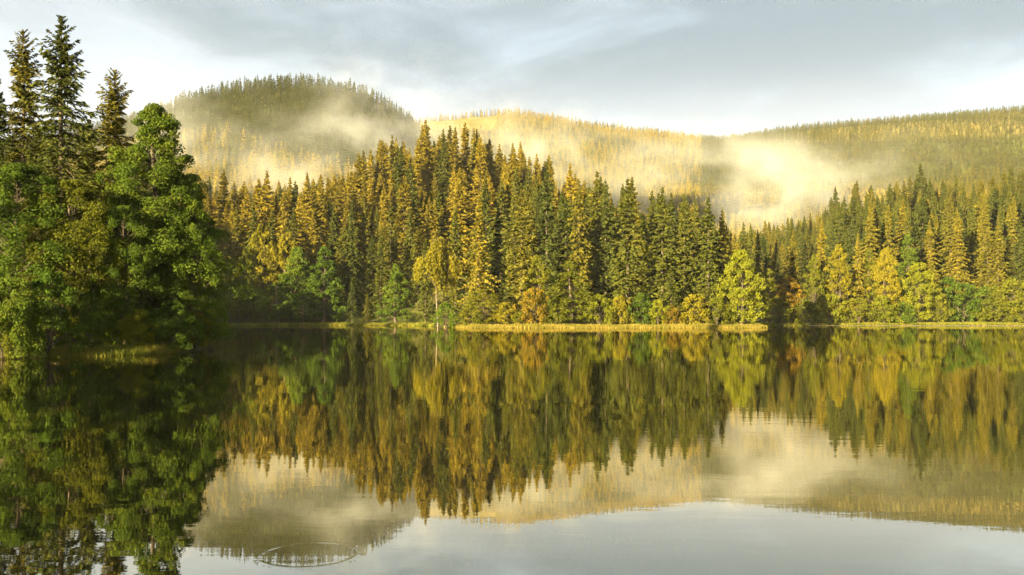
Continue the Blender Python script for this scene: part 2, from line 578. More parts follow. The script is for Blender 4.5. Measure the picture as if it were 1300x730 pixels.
def leafy_meshes(name, H, Rx, n_cl, n_lf, leaf, seed, base=0.12, shape='oval', clump=None, stems=1, lean=(0, 0), flat=0.65, weep=0.0):
    """a broadleaved tree or shrub: trunk, limbs that reach each leaf clump, clumps of single leaves"""
    g = np.random.default_rng(seed)
    t = g.random(n_cl) ** 0.9
    if shape == 'oval':
        prof = np.sin(np.pi * np.clip(0.10 + 0.86 * t, 0, 1)) ** 0.75
    elif shape == 'cone':
        prof = (1 - t) ** 0.76 * np.clip(t / 0.12 + 0.6, 0, 1) + 0.05
    elif shape == 'dome':
        prof = np.sqrt(np.clip(1 - t ** 2.2, 0.02, 1)) * np.clip(0.75 + t, 0, 1)
    else:
        prof = np.sin(np.pi * np.clip(0.25 + 0.71 * t, 0, 1)) ** 0.85
    az = g.uniform(0, 2 * np.pi, n_cl)
    lump = 1 + 0.22 * np.sin(az * 3 + seed) * np.sin(t * 8 + seed * 2.1) + 0.15 * np.sin(az * 5 - t * 7)
    rad = Rx * prof * lump * np.sqrt(g.uniform(0.16, 1.0, n_cl)) * g.uniform(0.85, 1.2, n_cl)
    z = H * (base + (0.97 - base) * t)
    C = np.stack([np.cos(az) * rad + lean[0] * t, np.sin(az) * rad + lean[1] * t, z], 1)
    if clump is None:
        clump = Rx * 0.22
    cr = clump * g.uniform(0.65, 1.35, n_cl) * (0.45 + 0.55 * prof)
    N = n_cl * n_lf
    off = unit(g.normal(0, 1, (N, 3))) * (g.random(N) ** 0.45)[:, None]
    off[:, 2] *= flat
    Q = np.repeat(C, n_lf, 0) + off * np.repeat(cr, n_lf)[:, None]
    if weep > 0:
        Q[:, 2] -= weep * g.random(N) ** 1.5 * np.repeat(cr, n_lf)
    nor = unit(off * 1.1 + np.array([0, 0, 0.55]) + g.normal(0, 0.55, (N, 3)))
    A = unit(np.cross(nor, g.normal(0, 1, (N, 3))))
    if weep > 0:
        A = unit(A * 0.5 + np.array([0, 0, -1.0]) * weep)
    B = unit(np.cross(nor, A))
    keep = Q[:, 2] > 0.05
    tone = np.clip(np.repeat(g.random(n_cl), n_lf) * 0.65 + g.random(N) * 0.35, 0, 1)
    Ls = leaf * g.uniform(0.6, 1.2, N)
    V, q, tn = cards(Q[keep], A[keep], B[keep], Ls[keep], Ls[keep] * 0.62, tone[keep])
    parts = []
    for k in range(stems):
        zz = np.linspace(-0.5, H * (0.9 if stems == 1 else 0.6), 8)
        f = np.clip(zz / H, 0, 1)
        a = g.uniform(0, 6.28)
        sp = 0 if stems == 1 else Rx * 0.55
        bend = 0.02 * H
        path = np.stack([np.cos(a) * sp * f + lean[0] * f + bend * np.sin(f * 4 + seed), np.sin(a) * sp * f + lean[1] * f + bend * np.cos(f * 3 + seed) - bend * math.cos(seed), zz], 1)
        r0 = (0.018 * H + 0.03) / math.sqrt(stems)
        parts.append(tube(path, r0 * (1 - f) ** 0.8 * np.where(zz < 0.2, 1.3, 1) + 0.012, 7))
    for k in range(n_cl):
        if stems > 1 and k % 2:
            continue
        zb = max(0.25 * H * base + 0.2, C[k, 2] - (0.35 + 0.5 * rad[k]) * g.uniform(0.6, 1.1))
        zb = min(zb, 0.86 * H)
        f = zb / H
        p0 = np.array([lean[0] * f, lean[1] * f, zb])
        s = np.linspace(0, 1, 4)[:, None]
        p = p0 + (C[k] - p0) * s
        p[:, 2] += np.sin(s[:, 0] * np.pi) * rad[k] * 0.10
        parts.append(tube(p, (0.010 + 0.010 * np.linalg.norm(C[k] - p0)) * (1 - 0.8 * s[:, 0]), 3))
    return (V, q, tn), join(parts)


def weeping_meshes(H, Rx, n_str, n_lf, leaf, seed, low=0.2):
    """a weeping birch: slender trunk, domed top, curtains of hanging twigs"""
    g = np.random.default_rng(seed)
    ng = 10
    gid = g.integers(0, ng, n_str)
    az = g.uniform(0, 6.283, ng)[gid] + g.normal(0, 0.22, n_str)
    tt = np.clip(g.random(ng)[gid] + g.normal(0, 0.12, n_str), 0, 1)
    rr = Rx * np.clip(np.sqrt(g.uniform(0.05, 1.0, ng))[gid] + g.normal(0, 0.10, n_str), 0.02, 1.1) * (1 - 0.45 * tt)
    top = H * (0.60 + 0.40 * np.sqrt(np.clip(1 - (rr / (Rx * 1.1)) ** 2, 0, 1)) * (0.55 + 0.45 * tt))
    length = np.minimum((top - H * low) * (0.25 + 0.75 * g.random(ng)[gid]) * g.uniform(0.45, 1.0, n_str), H * 0.58)
    s = g.random((n_str, n_lf)) ** 0.85
    P = np.stack([(np.cos(az) * rr)[:, None] * (1 + 0.12 * s), (np.sin(az) * rr)[:, None] * (1 + 0.12 * s), top[:, None] - length[:, None] * s], -1).reshape(-1, 3)
    N = len(P)
    P += g.normal(0, leaf * 0.55, (N, 3))
    A = unit(np.array([0, 0, -1.0]) + g.normal(0, 0.35, (N, 3)))
    B = unit(np.cross(A, g.normal(0, 1, (N, 3))))
    tone = np.repeat(g.random(n_str), n_lf) * 0.6 + g.random(N) * 0.4
    V, q, tn = cards(P, A, B, leaf * g.uniform(0.7, 1.4, N), leaf * 0.5 * np.ones(N), tone)
    zz = np.linspace(-0.5, H * 0.9, 9)
    f = np.clip(zz / H, 0, 1)
    path = np.stack([0.35 * np.sin(f * 3), 0.2 * np.sin(f * 5), zz], 1)
    parts = [tube(path, 0.0085 * H * (1 - f) ** 0.7 + 0.012, 7)]
    for k in range(0, n_str, 3):
        zb = max(H * 0.35, top[k] - 0.25 * H * (0.4 + rr[k] / Rx))
        p0 = np.array([0.35 * math.sin(zb / H * 3), 0, zb])
        p1 = np.array([math.cos(az[k]) * rr[k], math.sin(az[k]) * rr[k], top[k]])
        ss = np.linspace(0, 1, 4)[:, None]
        parts.append(tube(p0 + (p1 - p0) * ss, 0.035 * (1 - 0.7 * ss[:, 0]) + 0.01, 3))
    return (V, q, tn), join(parts)


class Kind:
    """one tree form: shared crown and trunk mesh data"""
    def __init__(self, name, built, H, leafmat, barkmat='bark'):
        (V, q, tn), (TV, Tq) = built
        self.H = H
        self.crown = mesh_np(name + '_crown', V, [q], tn, [MAT[leafmat]])
        self.trunk = mesh_np(name + '_trunk', TV, [Tq], None, [MAT[barkmat]], True)
        self.raw = ((V, q, tn), (TV, Tq))

    def recoloured(self, leafmat, barkmat='bark'):
        k = Kind.__new__(Kind)
        k.H = self.H
        k.crown = self.crown.copy()
        k.crown.materials[0] = MAT[leafmat]
        k.trunk = self.trunk
        k.raw = self.raw
        return k

    def single(self, name, leafmat, barkmat='bark'):
        (V, q, tn), (TV, Tq) = self.raw
        VV = np.concatenate([V, TV])
        fm = np.concatenate([np.zeros(len(q)), np.ones(len(Tq))])
        return mesh_np(name, VV, [np.concatenate([q, Tq + len(V)])], np.concatenate([tn, np.full(len(TV), 0.5)]), [MAT[leafmat], MAT[barkmat]], False, fm)


COUNT = {}


def plant(name, kind, x, y, H, label, cat='tree', group=None, rz=None, wide=1.0, sink=0.0, trunk_name='trunk', crown_name='crown', dz=0.0):
    z = float(ground(np.array([x]), np.array([y]))[0]) + dz
    e = bpy.data.objects.new(name, None)
    COL.objects.link(e)
    e.empty_display_size = 0.5
    e.location = (x, y, max(z, -0.4) - sink)
    s = H / kind.H
    e.scale = (s * wide, s * wide, s)
    e.rotation_euler = (0, 0, random.uniform(0, 6.283) if rz is None else rz)
    for nm, me in ((trunk_name, kind.trunk), (crown_name, kind.crown)):
        c = bpy.data.objects.new(nm, me)
        COL.objects.link(c)
        c.parent = e
    tag(e, label, cat, group)
    return e


def at(xp, top, D, ztop=None):
    """a tree whose tip is at photo pixel (xp, top) and whose foot stands D metres out: x, y, height"""
    x, y, z = px(xp, top, D)
    z0 = max(float(ground(np.array([x]), np.array([y]))[0]), -0.3)
    return x, y, z - z0


# ------------------------------------------------------------------ tree forms
print('forms')
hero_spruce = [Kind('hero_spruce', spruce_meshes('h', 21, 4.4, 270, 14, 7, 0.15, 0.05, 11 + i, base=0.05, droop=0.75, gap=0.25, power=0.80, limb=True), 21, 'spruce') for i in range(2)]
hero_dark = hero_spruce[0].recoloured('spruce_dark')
hero_gold = hero_spruce[1].recoloured('spruce_gold')  # sunlit look of the left bank tops put into the colour
hero_cone = Kind('hero_alder', leafy_meshes('a', 16, 5.4, 260, 270, 0.085, 21, base=0.03, shape='cone', clump=0.95), 16, 'green')
hero_oval = [Kind('hero_leafy', leafy_meshes('b', 12, 4.6, 200, 250, 0.085, 31 + i, base=0.04, shape='dome', clump=0.9), 12, 'green') for i in range(2)]
hero_olive = Kind('hero_olive', leafy_meshes('c', 11, 2.6, 120, 190, 0.085, 41, base=0.05, shape='tall', clump=0.7, weep=0.8), 11, 'olive')
hero_shrub = [Kind('hero_shrub', leafy_meshes('d', 4, 2.6, 90, 190, 0.075, 51 + i, base=0.05, shape='dome', clump=0.55, stems=5), 4, 'green') for i in range(2)]

shore_spruce = [Kind('shore_spruce', spruce_meshes('s', 28, 5.0, 168, 17, 2, 0.34, 0.20, 61 + i, base=0.04, droop=0.6 + 0.1 * (i % 3), gap=0.2, power=0.92 + 0.08 * (i % 3)), 28, 'spruce') for i in range(6)]
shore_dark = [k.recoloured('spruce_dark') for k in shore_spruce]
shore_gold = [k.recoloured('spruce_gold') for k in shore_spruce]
leafy_oval = [Kind('leafy_oval', leafy_meshes('o', 16, 5.0, 130, 60, 0.25, 71 + i, base=0.08, shape='oval', clump=1.25), 16, 'olive') for i in range(3)]
leafy_cone = [Kind('leafy_cone', leafy_meshes('k', 18, 5.0, 140, 60, 0.25, 81 + i, base=0.05, shape='cone', clump=1.2), 18, 'green') for i in range(2)]
leafy_tall = [Kind('leafy_tall', leafy_meshes('t', 18, 4.4, 190, 60, 0.24, 91 + i, base=0.03, shape='tall', clump=1.05, weep=0.5), 18, 'yellow') for i in range(2)]
shrub = [Kind('shore_shrub', leafy_meshes('u', 5, 3.4, 60, 48, 0.19, 101 + i, base=0.06, shape='dome', clump=0.95, stems=5), 5, 'olive') for i in range(3)]
weeping = Kind('weeping_birch', weeping_meshes(19, 4.4, 300, 26, 0.22, 117, low=0.2), 19, 'yellow', 'birch_bark')

_re = {}


def form(k, mat):
    key = (id(k), mat)
    if key not in _re:
        _re[key] = k.recoloured(mat)
    return _re[key]


# ------------------------------------------------------------------ trees one can pick out
print('trees')
PLACED = []            # x, y, height, radius of every explicitly placed tree, for spacing and for what hides what


def put(name, kind, xp, top, D, label, cat='tree', group=None, width=None, half=None, **kw):
    """width: crown width in photo pixels"""
    x, y, H = at(xp, top, D)
    wide = 1.0
    if width is not None:
        wide = (width / F * D / 2.0) / (half * H / kind.H)
    PLACED.append((x, y, H, (half or 4.0) * H / kind.H * wide))
    return plant(name, kind, x, y, H, label, cat, group, wide=wide, **kw)


G1 = 'trees on the near left bank'
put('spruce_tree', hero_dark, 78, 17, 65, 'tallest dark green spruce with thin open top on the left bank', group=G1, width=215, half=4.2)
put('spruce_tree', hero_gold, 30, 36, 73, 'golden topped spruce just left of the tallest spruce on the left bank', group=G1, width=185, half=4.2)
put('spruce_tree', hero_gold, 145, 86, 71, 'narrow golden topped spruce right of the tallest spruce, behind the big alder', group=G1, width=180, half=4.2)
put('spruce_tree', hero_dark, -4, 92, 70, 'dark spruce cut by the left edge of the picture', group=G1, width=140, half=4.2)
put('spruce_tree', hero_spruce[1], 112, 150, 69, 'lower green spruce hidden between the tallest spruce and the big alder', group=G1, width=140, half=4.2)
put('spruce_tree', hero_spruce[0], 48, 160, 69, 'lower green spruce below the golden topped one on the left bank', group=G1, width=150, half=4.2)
put('alder_tree', form(hero_cone, 'green_dark'), 196, 128, 62, 'big dark green alder at the right end of the left bank', group=G1, width=185, half=4.7, rz=2.0)
put('broadleaf_tree', form(hero_oval[0], 'green_dark'), 228, 212, 62, 'smaller leafy tree leaning out behind the big alder over the water', group=G1, width=105, half=4.7)
put('broadleaf_tree', form(hero_oval[0], 'green_dark'), 22, 205, 57, 'broad bright green tree at the left edge of the bank', group=G1, width=190, half=4.4)
put('broadleaf_tree', form(hero_oval[1], 'olive'), 92, 225, 57.5, 'broad olive green tree in the middle of the left bank', group=G1, width=150, half=4.4)
put('broadleaf_tree', hero_olive, 118, 262, 57, 'slim olive tree with hanging twigs beside the grass tuft', group=G1, width=66, half=2.5)
put('broadleaf_tree', form(hero_oval[1], 'green_dark'), 158, 258, 58, 'dark green young tree below the big alder', group=G1, width=90, half=4.4)
put('broadleaf_tree', form(hero_oval[1], 'green_dark'), 172, 182, 64, 'leafy tree filling the left flank of the big alder', group=G1, width=110, half=4.4)
put('broadleaf_tree', form(hero_oval[0], 'green'), 246, 250, 61, 'low leafy tree hanging over the water at the tip of the bank', group=G1, width=70, half=4.4, rz=1.0)
G2 = 'shrubs along the near left bank'
put('shrub', form(hero_shrub[0], 'green'), 62, 345, 51.8, 'bright green shrub overhanging the water near the left edge', 'shrub', G2, width=100, half=2.5)
put('shrub', form(hero_shrub[1], 'green_dark'), 12, 352, 50.0, 'leafy green shrub at the very left edge of the water', 'shrub', G2, width=95, half=2.5)
put('shrub', form(hero_shrub[0], 'olive'), 3, 396, 49.0, 'olive twiggy shrub low at the left edge', 'shrub', G2, width=34, half=2.5)
put('shrub', form(hero_shrub[1], 'rust'), 72, 328, 56, 'small orange brown shrub among the green ones on the left bank', 'shrub', G2, width=34, half=2.5)
put('shrub', form(hero_shrub[1], 'lime'), 176, 392, 56.4, 'round light green bush behind the grass tuft', 'shrub', G2, width=56, half=2.5)
put('shrub', form(hero_shrub[0], 'green_dark'), 112, 372, 54.0, 'green shrub at the left end of the grass tuft', 'shrub', G2, width=60, half=2.5)
put('shrub', form(hero_shrub[0], 'green_dark'), 218, 382, 57.5, 'dark shrub under the big alder by the waterline', 'shrub', G2, width=66, half=2.5)
put('shrub', form(hero_shrub[1], 'olive'), 246, 395, 60.5, 'olive shrub at the tip of the left bank', 'shrub', G2, width=46, half=2.5)

G3 = 'trees on the far left shore'
far_left = [
    ('spruce_tree', shore_gold[0], 291, 279, 248, 40, 4.6, 'slim golden spruce nearest the left bank on the far shore'),
    ('birch_tree', form(leafy_tall[0], 'olive'), 313, 312, 246, 34, 4.2, 'thin yellow green birch beside the slim golden spruce'),
    ('birch_tree', leafy_tall[1], 333, 282, 250, 44, 4.2, 'tall yellow birch on the far left shore'),
    ('birch_tree', form(leafy_tall[0], 'yellow'), 364, 292, 250, 46, 4.2, 'yellow topped birch with drooping twigs right of the tall yellow birch'),
    ('birch_tree', form(leafy_tall[1], 'green'), 377, 312, 246, 40, 4.2, 'green birch with hanging twigs right of the yellow birches'),
    ('broadleaf_tree', form(leafy_oval[0], 'green'), 352, 358, 242, 48, 4.8, 'low round green tree at the water below the yellow birches'),
    ('alder_tree', form(leafy_cone[0], 'green'), 412, 311, 244, 58, 4.8, 'pyramid shaped green alder standing alone at the far left water edge'),
    ('pine_tree', form(shore_spruce[2], 'spruce_dark'), 447, 350, 243, 26, 4.6, 'small thin conifer right of the pyramid shaped alder'),
    ('spruce_tree', form(shore_spruce[1], 'spruce'), 466, 372, 241, 20, 4.6, 'very small spruce at the waterline of the far left shore'),
    ('alder_tree', form(leafy_cone[1], 'green'), 503, 334, 240, 44, 4.8, 'green cone shaped alder midway along the far left shore'),
    ('broadleaf_tree', form(leafy_oval[1], 'green'), 385, 368, 241, 40, 4.8, 'dark green bushy tree left of the pyramid shaped alder'),
    ('broadleaf_tree', form(leafy_oval[2], 'olive'), 286, 345, 240, 36, 4.8, 'yellowish low tree partly hidden by the left bank'),
    ('spruce_tree', shore_spruce[3], 540, 300, 232, 40, 4.6, 'dark spruce just left of the weeping yellow birch'),
]
for nm, k, xp, top, D, wpx, half, lab in far_left:
    put(nm, k, xp, top, D, lab, group=G3, width=wpx, half=half)
# dark spruces of the far left row, golden only at the tip
ROW = ['first', 'second', 'third', 'fourth', 'fifth', 'seventh', 'eighth', 'tenth', 'eleventh', 'thirteenth', 'sixth', 'ninth', 'twelfth']
for i, (xp, top) in enumerate([(300, 262), (322, 255), (345, 262), (398, 270), (424, 258), (447, 250), (472, 262), (496, 252), (520, 262), (545, 250), (436, 285), (485, 285), (530, 288)]):
    put('spruce_tree', (shore_spruce if i % 3 else shore_gold)[i % 6], xp, top, 258 + (i * 7) % 11, ROW[i] + ' tall spruce from the left in the row behind the far left shore', group='spruce row behind the far left shore', width=46, half=4.6)

G4 = 'trees on the reed point'
point = [
    ('birch_tree', weeping, 556, 300, 205, 46, 3.2, 'weeping golden birch at the left end of the reed point'),
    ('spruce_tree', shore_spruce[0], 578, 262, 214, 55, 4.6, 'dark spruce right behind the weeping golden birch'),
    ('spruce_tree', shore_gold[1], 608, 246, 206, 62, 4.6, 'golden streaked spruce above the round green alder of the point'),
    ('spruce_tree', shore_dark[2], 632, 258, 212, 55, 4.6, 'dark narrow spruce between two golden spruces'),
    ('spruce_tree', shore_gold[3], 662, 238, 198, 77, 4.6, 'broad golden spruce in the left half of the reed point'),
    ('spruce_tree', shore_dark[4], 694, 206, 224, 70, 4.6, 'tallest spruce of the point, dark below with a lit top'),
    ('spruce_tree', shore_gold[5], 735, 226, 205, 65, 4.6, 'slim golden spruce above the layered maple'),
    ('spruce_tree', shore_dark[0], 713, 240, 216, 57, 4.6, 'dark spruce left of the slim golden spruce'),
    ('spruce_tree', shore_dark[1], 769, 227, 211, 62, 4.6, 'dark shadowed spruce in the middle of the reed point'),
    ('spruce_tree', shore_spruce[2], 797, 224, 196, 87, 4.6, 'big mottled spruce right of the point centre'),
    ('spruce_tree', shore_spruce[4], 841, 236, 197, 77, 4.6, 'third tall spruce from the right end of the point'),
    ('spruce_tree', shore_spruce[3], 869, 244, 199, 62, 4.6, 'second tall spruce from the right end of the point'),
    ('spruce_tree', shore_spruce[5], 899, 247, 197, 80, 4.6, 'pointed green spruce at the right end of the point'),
    ('larch_tree', form(shore_gold[0], 'spruce_gold'), 917, 262, 202, 40, 4.6, 'yellow larch squeezed between the pointed spruce and the bright birch'),
    ('spruce_tree', shore_spruce[1], 852, 338, 190, 45, 4.6, 'young spruce standing before the taller ones on the point'),
    ('alder_tree', form(leafy_oval[0], 'olive'), 613, 366, 191, 54, 4.8, 'round green alder near the left end of the reed strip'),
    ('broadleaf_tree', form(leafy_cone[0], 'olive'), 725, 330, 191, 74, 4.8, 'layered yellow green maple in the middle of the point'),
    ('broadleaf_tree', form(leafy_tall[0], 'olive'), 683, 322, 196, 40, 4.2, 'soft olive birch below the broad golden spruce'),
    ('birch_tree', form(leafy_tall[1], 'lime'), 940, 315, 191, 50, 4.2, 'bright yellow green birch at the right tip of the point'),
]
for nm, k, xp, top, D, wpx, half, lab in point:
    put(nm, k, xp, top, D, lab, group=G4, width=wpx, half=half)
G5 = 'bushes behind the reed strip'
bushes = [(566, 384, 192, 32, 'green', 'small green bush at the foot of the weeping birch'),
          (642, 384, 189, 36, 'yellow', 'pale yellow bush left of the orange bush on the point'),
          (679, 366, 189, 44, 'rust', 'orange brown bush at the water on the point'),
          (760, 374, 189, 42, 'lime', 'light green bush just right of the layered maple'),
          (788, 376, 189, 30, 'yellow', 'yellow bush below the big mottled spruce'),
          (815, 372, 190, 38, 'green_dark', 'dark green bush between two yellow bushes on the point'),
          (836, 380, 188, 30, 'lime', 'small yellow green bush left of the young spruce'),
          (852, 388, 188, 24, 'rust', 'low orange bush in front of the young spruce'),
          (882, 374, 189, 46, 'yellow', 'broad yellow bush below the pointed spruce'),
          (910, 378, 189, 34, 'olive', 'olive bush left of the bright birch'),
          (706, 384, 189, 32, 'olive', 'olive bush between the orange bush and the layered maple'),
          (598, 388, 190, 30, 'olive', 'low olive bush left of the round alder'),
          (660, 396, 188, 24, 'olive', 'tiny olive bush beside the orange bush')]
for i, (xp, top, D, wpx, mt, lab) in enumerate(bushes):
    put('bush', form(shrub[i % 3], mt), xp, top, D, lab, 'bush', G5, width=wpx, half=3.3)

G6 = 'trees on the right shore'
right = [
    ('broadleaf_tree', form(leafy_cone[0], 'olive'), 976, 340, 237, 40, 4.8, 'olive tree right of the bright birch on the right shore'),
    ('spruce_tree', shore_gold[2], 1007, 292, 240, 40, 4.6, 'leftmost golden spruce on the right shore'),
    ('spruce_tree', form(shore_spruce[4], 'spruce_gold'), 1043, 278, 243, 44, 4.6, 'tallest golden spruce on the right shore'),
    ('broadleaf_tree', form(leafy_cone[1], 'olive'), 1033, 322, 236, 40, 4.8, 'olive green tree before the tallest golden spruce on the right shore'),
    ('broadleaf_tree', form(leafy_cone[1], 'yellow'), 1064, 309, 237, 50, 4.8, 'broad golden tree right of the tallest golden spruce'),
    ('spruce_tree', shore_gold[5], 1089, 294, 240, 36, 4.6, 'slim golden spruce between two broad golden trees'),
    ('broadleaf_tree', form(leafy_tall[0], 'yellow'), 1124, 312, 238, 40, 4.8, 'rounded golden tree at the right of the shore grove'),
    ('broadleaf_tree', form(leafy_cone[0], 'olive'), 1103, 314, 242, 34, 4.8, 'olive gold tree behind the rounded golden tree'),
    ('broadleaf_tree', form(leafy_oval[0], 'lime'), 1167, 331, 237, 42, 4.8, 'single round yellow green tree right of the shore grove'),
    ('broadleaf_tree', form(leafy_oval[1], 'rust'), 1002, 350, 236, 34, 4.8, 'reddish low tree below the leftmost golden spruce'),
    ('broadleaf_tree', form(leafy_cone[0], 'green_dark'), 1152, 296, 262, 46, 4.8, 'shaded green tree behind the single round tree'),
]
for nm, k, xp, top, D, wpx, half, lab in right:
    put(nm, k, xp, top, D, lab, group=G6, width=wpx, half=half)
G7 = 'bushes on the right shore'
for i, (xp, top, D, wpx, mt, lab) in enumerate([
        (985, 378, 234, 40, 'lime', 'yellow green bush at the left end of the right shore'),
        (1022, 382, 234, 36, 'olive', 'low olive bush below the reddish tree'),
        (1055, 374, 234, 44, 'lime', 'light bush below the broad golden tree'),
        (1090, 378, 234, 44, 'olive', 'olive bush in the middle of the right shore grove'),
        (1122, 376, 234, 40, 'lime', 'leafy bush at the right foot of the shore grove'),
        (1146, 384, 235, 30, 'green', 'dark small bush left of the single round tree'),
        (1203, 352, 248, 40, 'green_dark', 'tall dark bush right behind the single round tree'),
        (1192, 372, 239, 32, 'olive', 'olive brown bush right of the single round tree'),
        (1222, 360, 243, 62, 'green_dark', 'wide dark green bush between the round tree and the far right bushes'),
        (1250, 364, 243, 46, 'green_dark', 'green bush left of the far right bushes'),
        (1284, 355, 238, 66, 'olive', 'large rounded bush near the right edge'),
        (1262, 372, 236, 48, 'olive', 'light green bush before the large rounded bush near the right edge'),
        (1298, 378, 234, 44, 'olive', 'brownish olive bush cut by the right edge')]):
    put('bush', form(shrub[i % 3], mt), xp, top, D, lab, 'bush', G7, width=wpx, half=3.3)
G8 = 'spruce stand behind the right shore'
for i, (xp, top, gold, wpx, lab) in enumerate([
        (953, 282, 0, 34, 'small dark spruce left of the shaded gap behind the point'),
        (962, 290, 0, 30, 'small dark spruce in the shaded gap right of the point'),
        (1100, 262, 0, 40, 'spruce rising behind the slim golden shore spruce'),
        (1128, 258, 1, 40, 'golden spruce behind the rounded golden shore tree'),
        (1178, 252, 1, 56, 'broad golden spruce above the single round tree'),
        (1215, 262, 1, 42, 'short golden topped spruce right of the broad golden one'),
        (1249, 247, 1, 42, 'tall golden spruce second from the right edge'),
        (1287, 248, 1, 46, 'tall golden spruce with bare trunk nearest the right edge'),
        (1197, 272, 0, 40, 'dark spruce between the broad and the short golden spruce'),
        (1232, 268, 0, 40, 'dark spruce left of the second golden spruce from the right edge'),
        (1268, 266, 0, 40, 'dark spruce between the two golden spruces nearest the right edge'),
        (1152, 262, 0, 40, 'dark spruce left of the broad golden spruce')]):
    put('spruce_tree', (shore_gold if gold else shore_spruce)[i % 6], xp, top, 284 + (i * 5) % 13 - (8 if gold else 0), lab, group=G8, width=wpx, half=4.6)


# ------------------------------------------------------------------ the rest of the forest
print('forest')
PL = np.array(PLACED)


def jitter_grid(x0, x1, y0, y1, step):
    xs = np.arange(x0, x1, step)
    ys = np.arange(y0, y1, step)
    X, Y = np.meshgrid(xs, ys)
    X = X + rng.uniform(-0.42, 0.42, X.shape) * step
    Y = Y + rng.uniform(-0.42, 0.42, Y.shape) * step
    return X.ravel(), Y.ravel()


def wedge(x, y, pad):
    return (np.abs(x) < y * 0.56 + pad)


fx, fy, fd = [], [], []
for (x0, x1, y0, y1, st) in ((-260, 330, 20, 470, 7.6), (-560, 620, 470, 900, 5.1), (-1000, 1100, 900, 1560, 6.6)):
    a, b = jitter_grid(x0, x1, y0, y1, st)
    fx.append(a)
    fy.append(b)
fx, fy = np.concatenate(fx), np.concatenate(fy)
sd = lake_sd(fx, fy)
fz = ground(fx, fy)
ok = sd > np.where((fx > -25) & (fx < 56), 24.0, 12.0)
ok &= wedge(fx, fy, np.where(fy < 330, 150, 70))
ok &= ~((fx < 0) & (fy < 185) & (fx > -112))
ok &= ~((fx < 0) & (fy < 62))            # near bank is planted by hand
# grassy shore behind the right-hand bushes, and the open meadow on the far summit
ok &= ~((fx > 55) & (fy > 200) & (sd < 40))
ok &= ~((fx / fy > 0.235) & (fx / fy < 0.33) & (fy < 318))
meadow = (fz > 232) & (fy > 1120) & (fx < -20) & (fx > -260) & (fy < 1290)
ok &= ~meadow
for x, y, h, r in PL:
    ok &= ~(np.hypot(fx - x, fy - y) < 4.2)
fx, fy, fz = fx[ok], fy[ok], fz[ok]
nF = len(fx)
fH = np.where(fy < 470, rng.normal(25.5, 4.2, nF) - 5.0 * smooth(fy, 300, 400) * (fx > 20), rng.normal(11.8, 1.8, nF) - 2.0 * (fy > 900)).clip(6, 32)
shore = smooth(lake_sd(fx, fy), 6, 40)
fH *= np.where((fx / fy > 0.20) & (fx / fy < 0.335) & (fy < 470), 0.74, 1.0)
fH *= np.where((fx < -60) & (fy < 185), 0.62, 1.0)
fH *= 0.78 + 0.22 * shore
fR = fH * np.where(fy < 470, rng.uniform(0.19, 0.245, nF), rng.uniform(0.20, 0.26, nF))

# what hides what: paint every tree, near to far, into a small picture and count what stays visible
BW, BH, SC = 650, 365, 0.5
buf = np.zeros((BH, BW), bool)
dist = fy
order = np.argsort(np.concatenate([fy, PL[:, 1]]))
AX = np.concatenate([fx, PL[:, 0]])
AY = np.concatenate([fy, PL[:, 1]])
AZ = np.concatenate([fz, ground(PL[:, 0], PL[:, 1])])
AH = np.concatenate([fH, PL[:, 2]])
AR = np.concatenate([fR, PL[:, 3]])
seen = np.zeros(len(AX))
for k in order:
    D = AY[k]
    if D < 5:
        continue
    u = (650 + F * AX[k] / D) * SC
    v1 = (HZ - F * (AZ[k] + AH[k] - EYE) / D) * SC
    v0 = (HZ - F * (AZ[k] - EYE) / D) * SC
    w = F * AR[k] / D * SC
    r0, r1 = int(max(v1, 0)), int(min(v0, BH - 1))
    if u + w < 0 or u - w >= BW or r1 <= r0:
        continue
    n = 0
    for r in range(r0, r1 + 1):
        hw = w * min(1.0, 0.1 + 1.15 * (r - v1) / max(v0 - v1, 1))
        c0, c1 = int(max(u - hw, 0)), int(min(u + hw + 1, BW))
        if c1 > c0:
            seg = buf[r, c0:c1]
            n += (c1 - c0) - int(seg.sum())
            seg[:] = True
    seen[k] = n
seen = seen[:nF]
near = fy < 430
rank = np.argsort(-np.where(near, seen, 0))
N_IND = 215
ind = rank[:N_IND]
ind = ind[seen[ind] > 10]
is_ind = np.zeros(nF, bool)
is_ind[ind] = True

single = {}
for i in range(6):
    single[('g', i)] = shore_spruce[i].single('slope_spruce', 'spruce')
    single[('y', i)] = shore_spruce[i].single('slope_golden_spruce', 'spruce_gold')
    single[('l', i)] = shore_spruce[i].single('slope_larch', 'larch')
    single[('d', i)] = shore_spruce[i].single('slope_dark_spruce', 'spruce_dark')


def patchy(x, y):
    return 0.5 + 0.25 * (np.sin(x * 0.031 + 2 * np.sin(y * 0.017)) + np.sin(y * 0.041 + x * 0.013))


tone_f = patchy(fx, fy) * 0.55 + rng.random(nF) * 0.45
u_f = fx / fy
top_dark = (fy > 560) & (fy < 930) & (u_f < -0.07) & (fz > 110 + 20 * np.sin(fx * 0.02))      # dark spruce cap of the left hill, cloud shadow put into its colour
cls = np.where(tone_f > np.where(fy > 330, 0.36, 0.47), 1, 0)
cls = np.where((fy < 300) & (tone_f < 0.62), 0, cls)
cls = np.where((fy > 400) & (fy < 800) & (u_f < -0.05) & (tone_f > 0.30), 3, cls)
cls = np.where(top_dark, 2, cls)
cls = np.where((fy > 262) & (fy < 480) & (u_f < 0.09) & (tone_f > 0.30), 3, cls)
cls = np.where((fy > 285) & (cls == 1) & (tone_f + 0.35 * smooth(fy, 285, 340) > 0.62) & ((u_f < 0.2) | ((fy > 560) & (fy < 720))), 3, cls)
cls = np.where((u_f > 0.2) & (fy < 345) & (tone_f < 0.72), 2, cls)  # shade on the right stand's front painted with darker needles
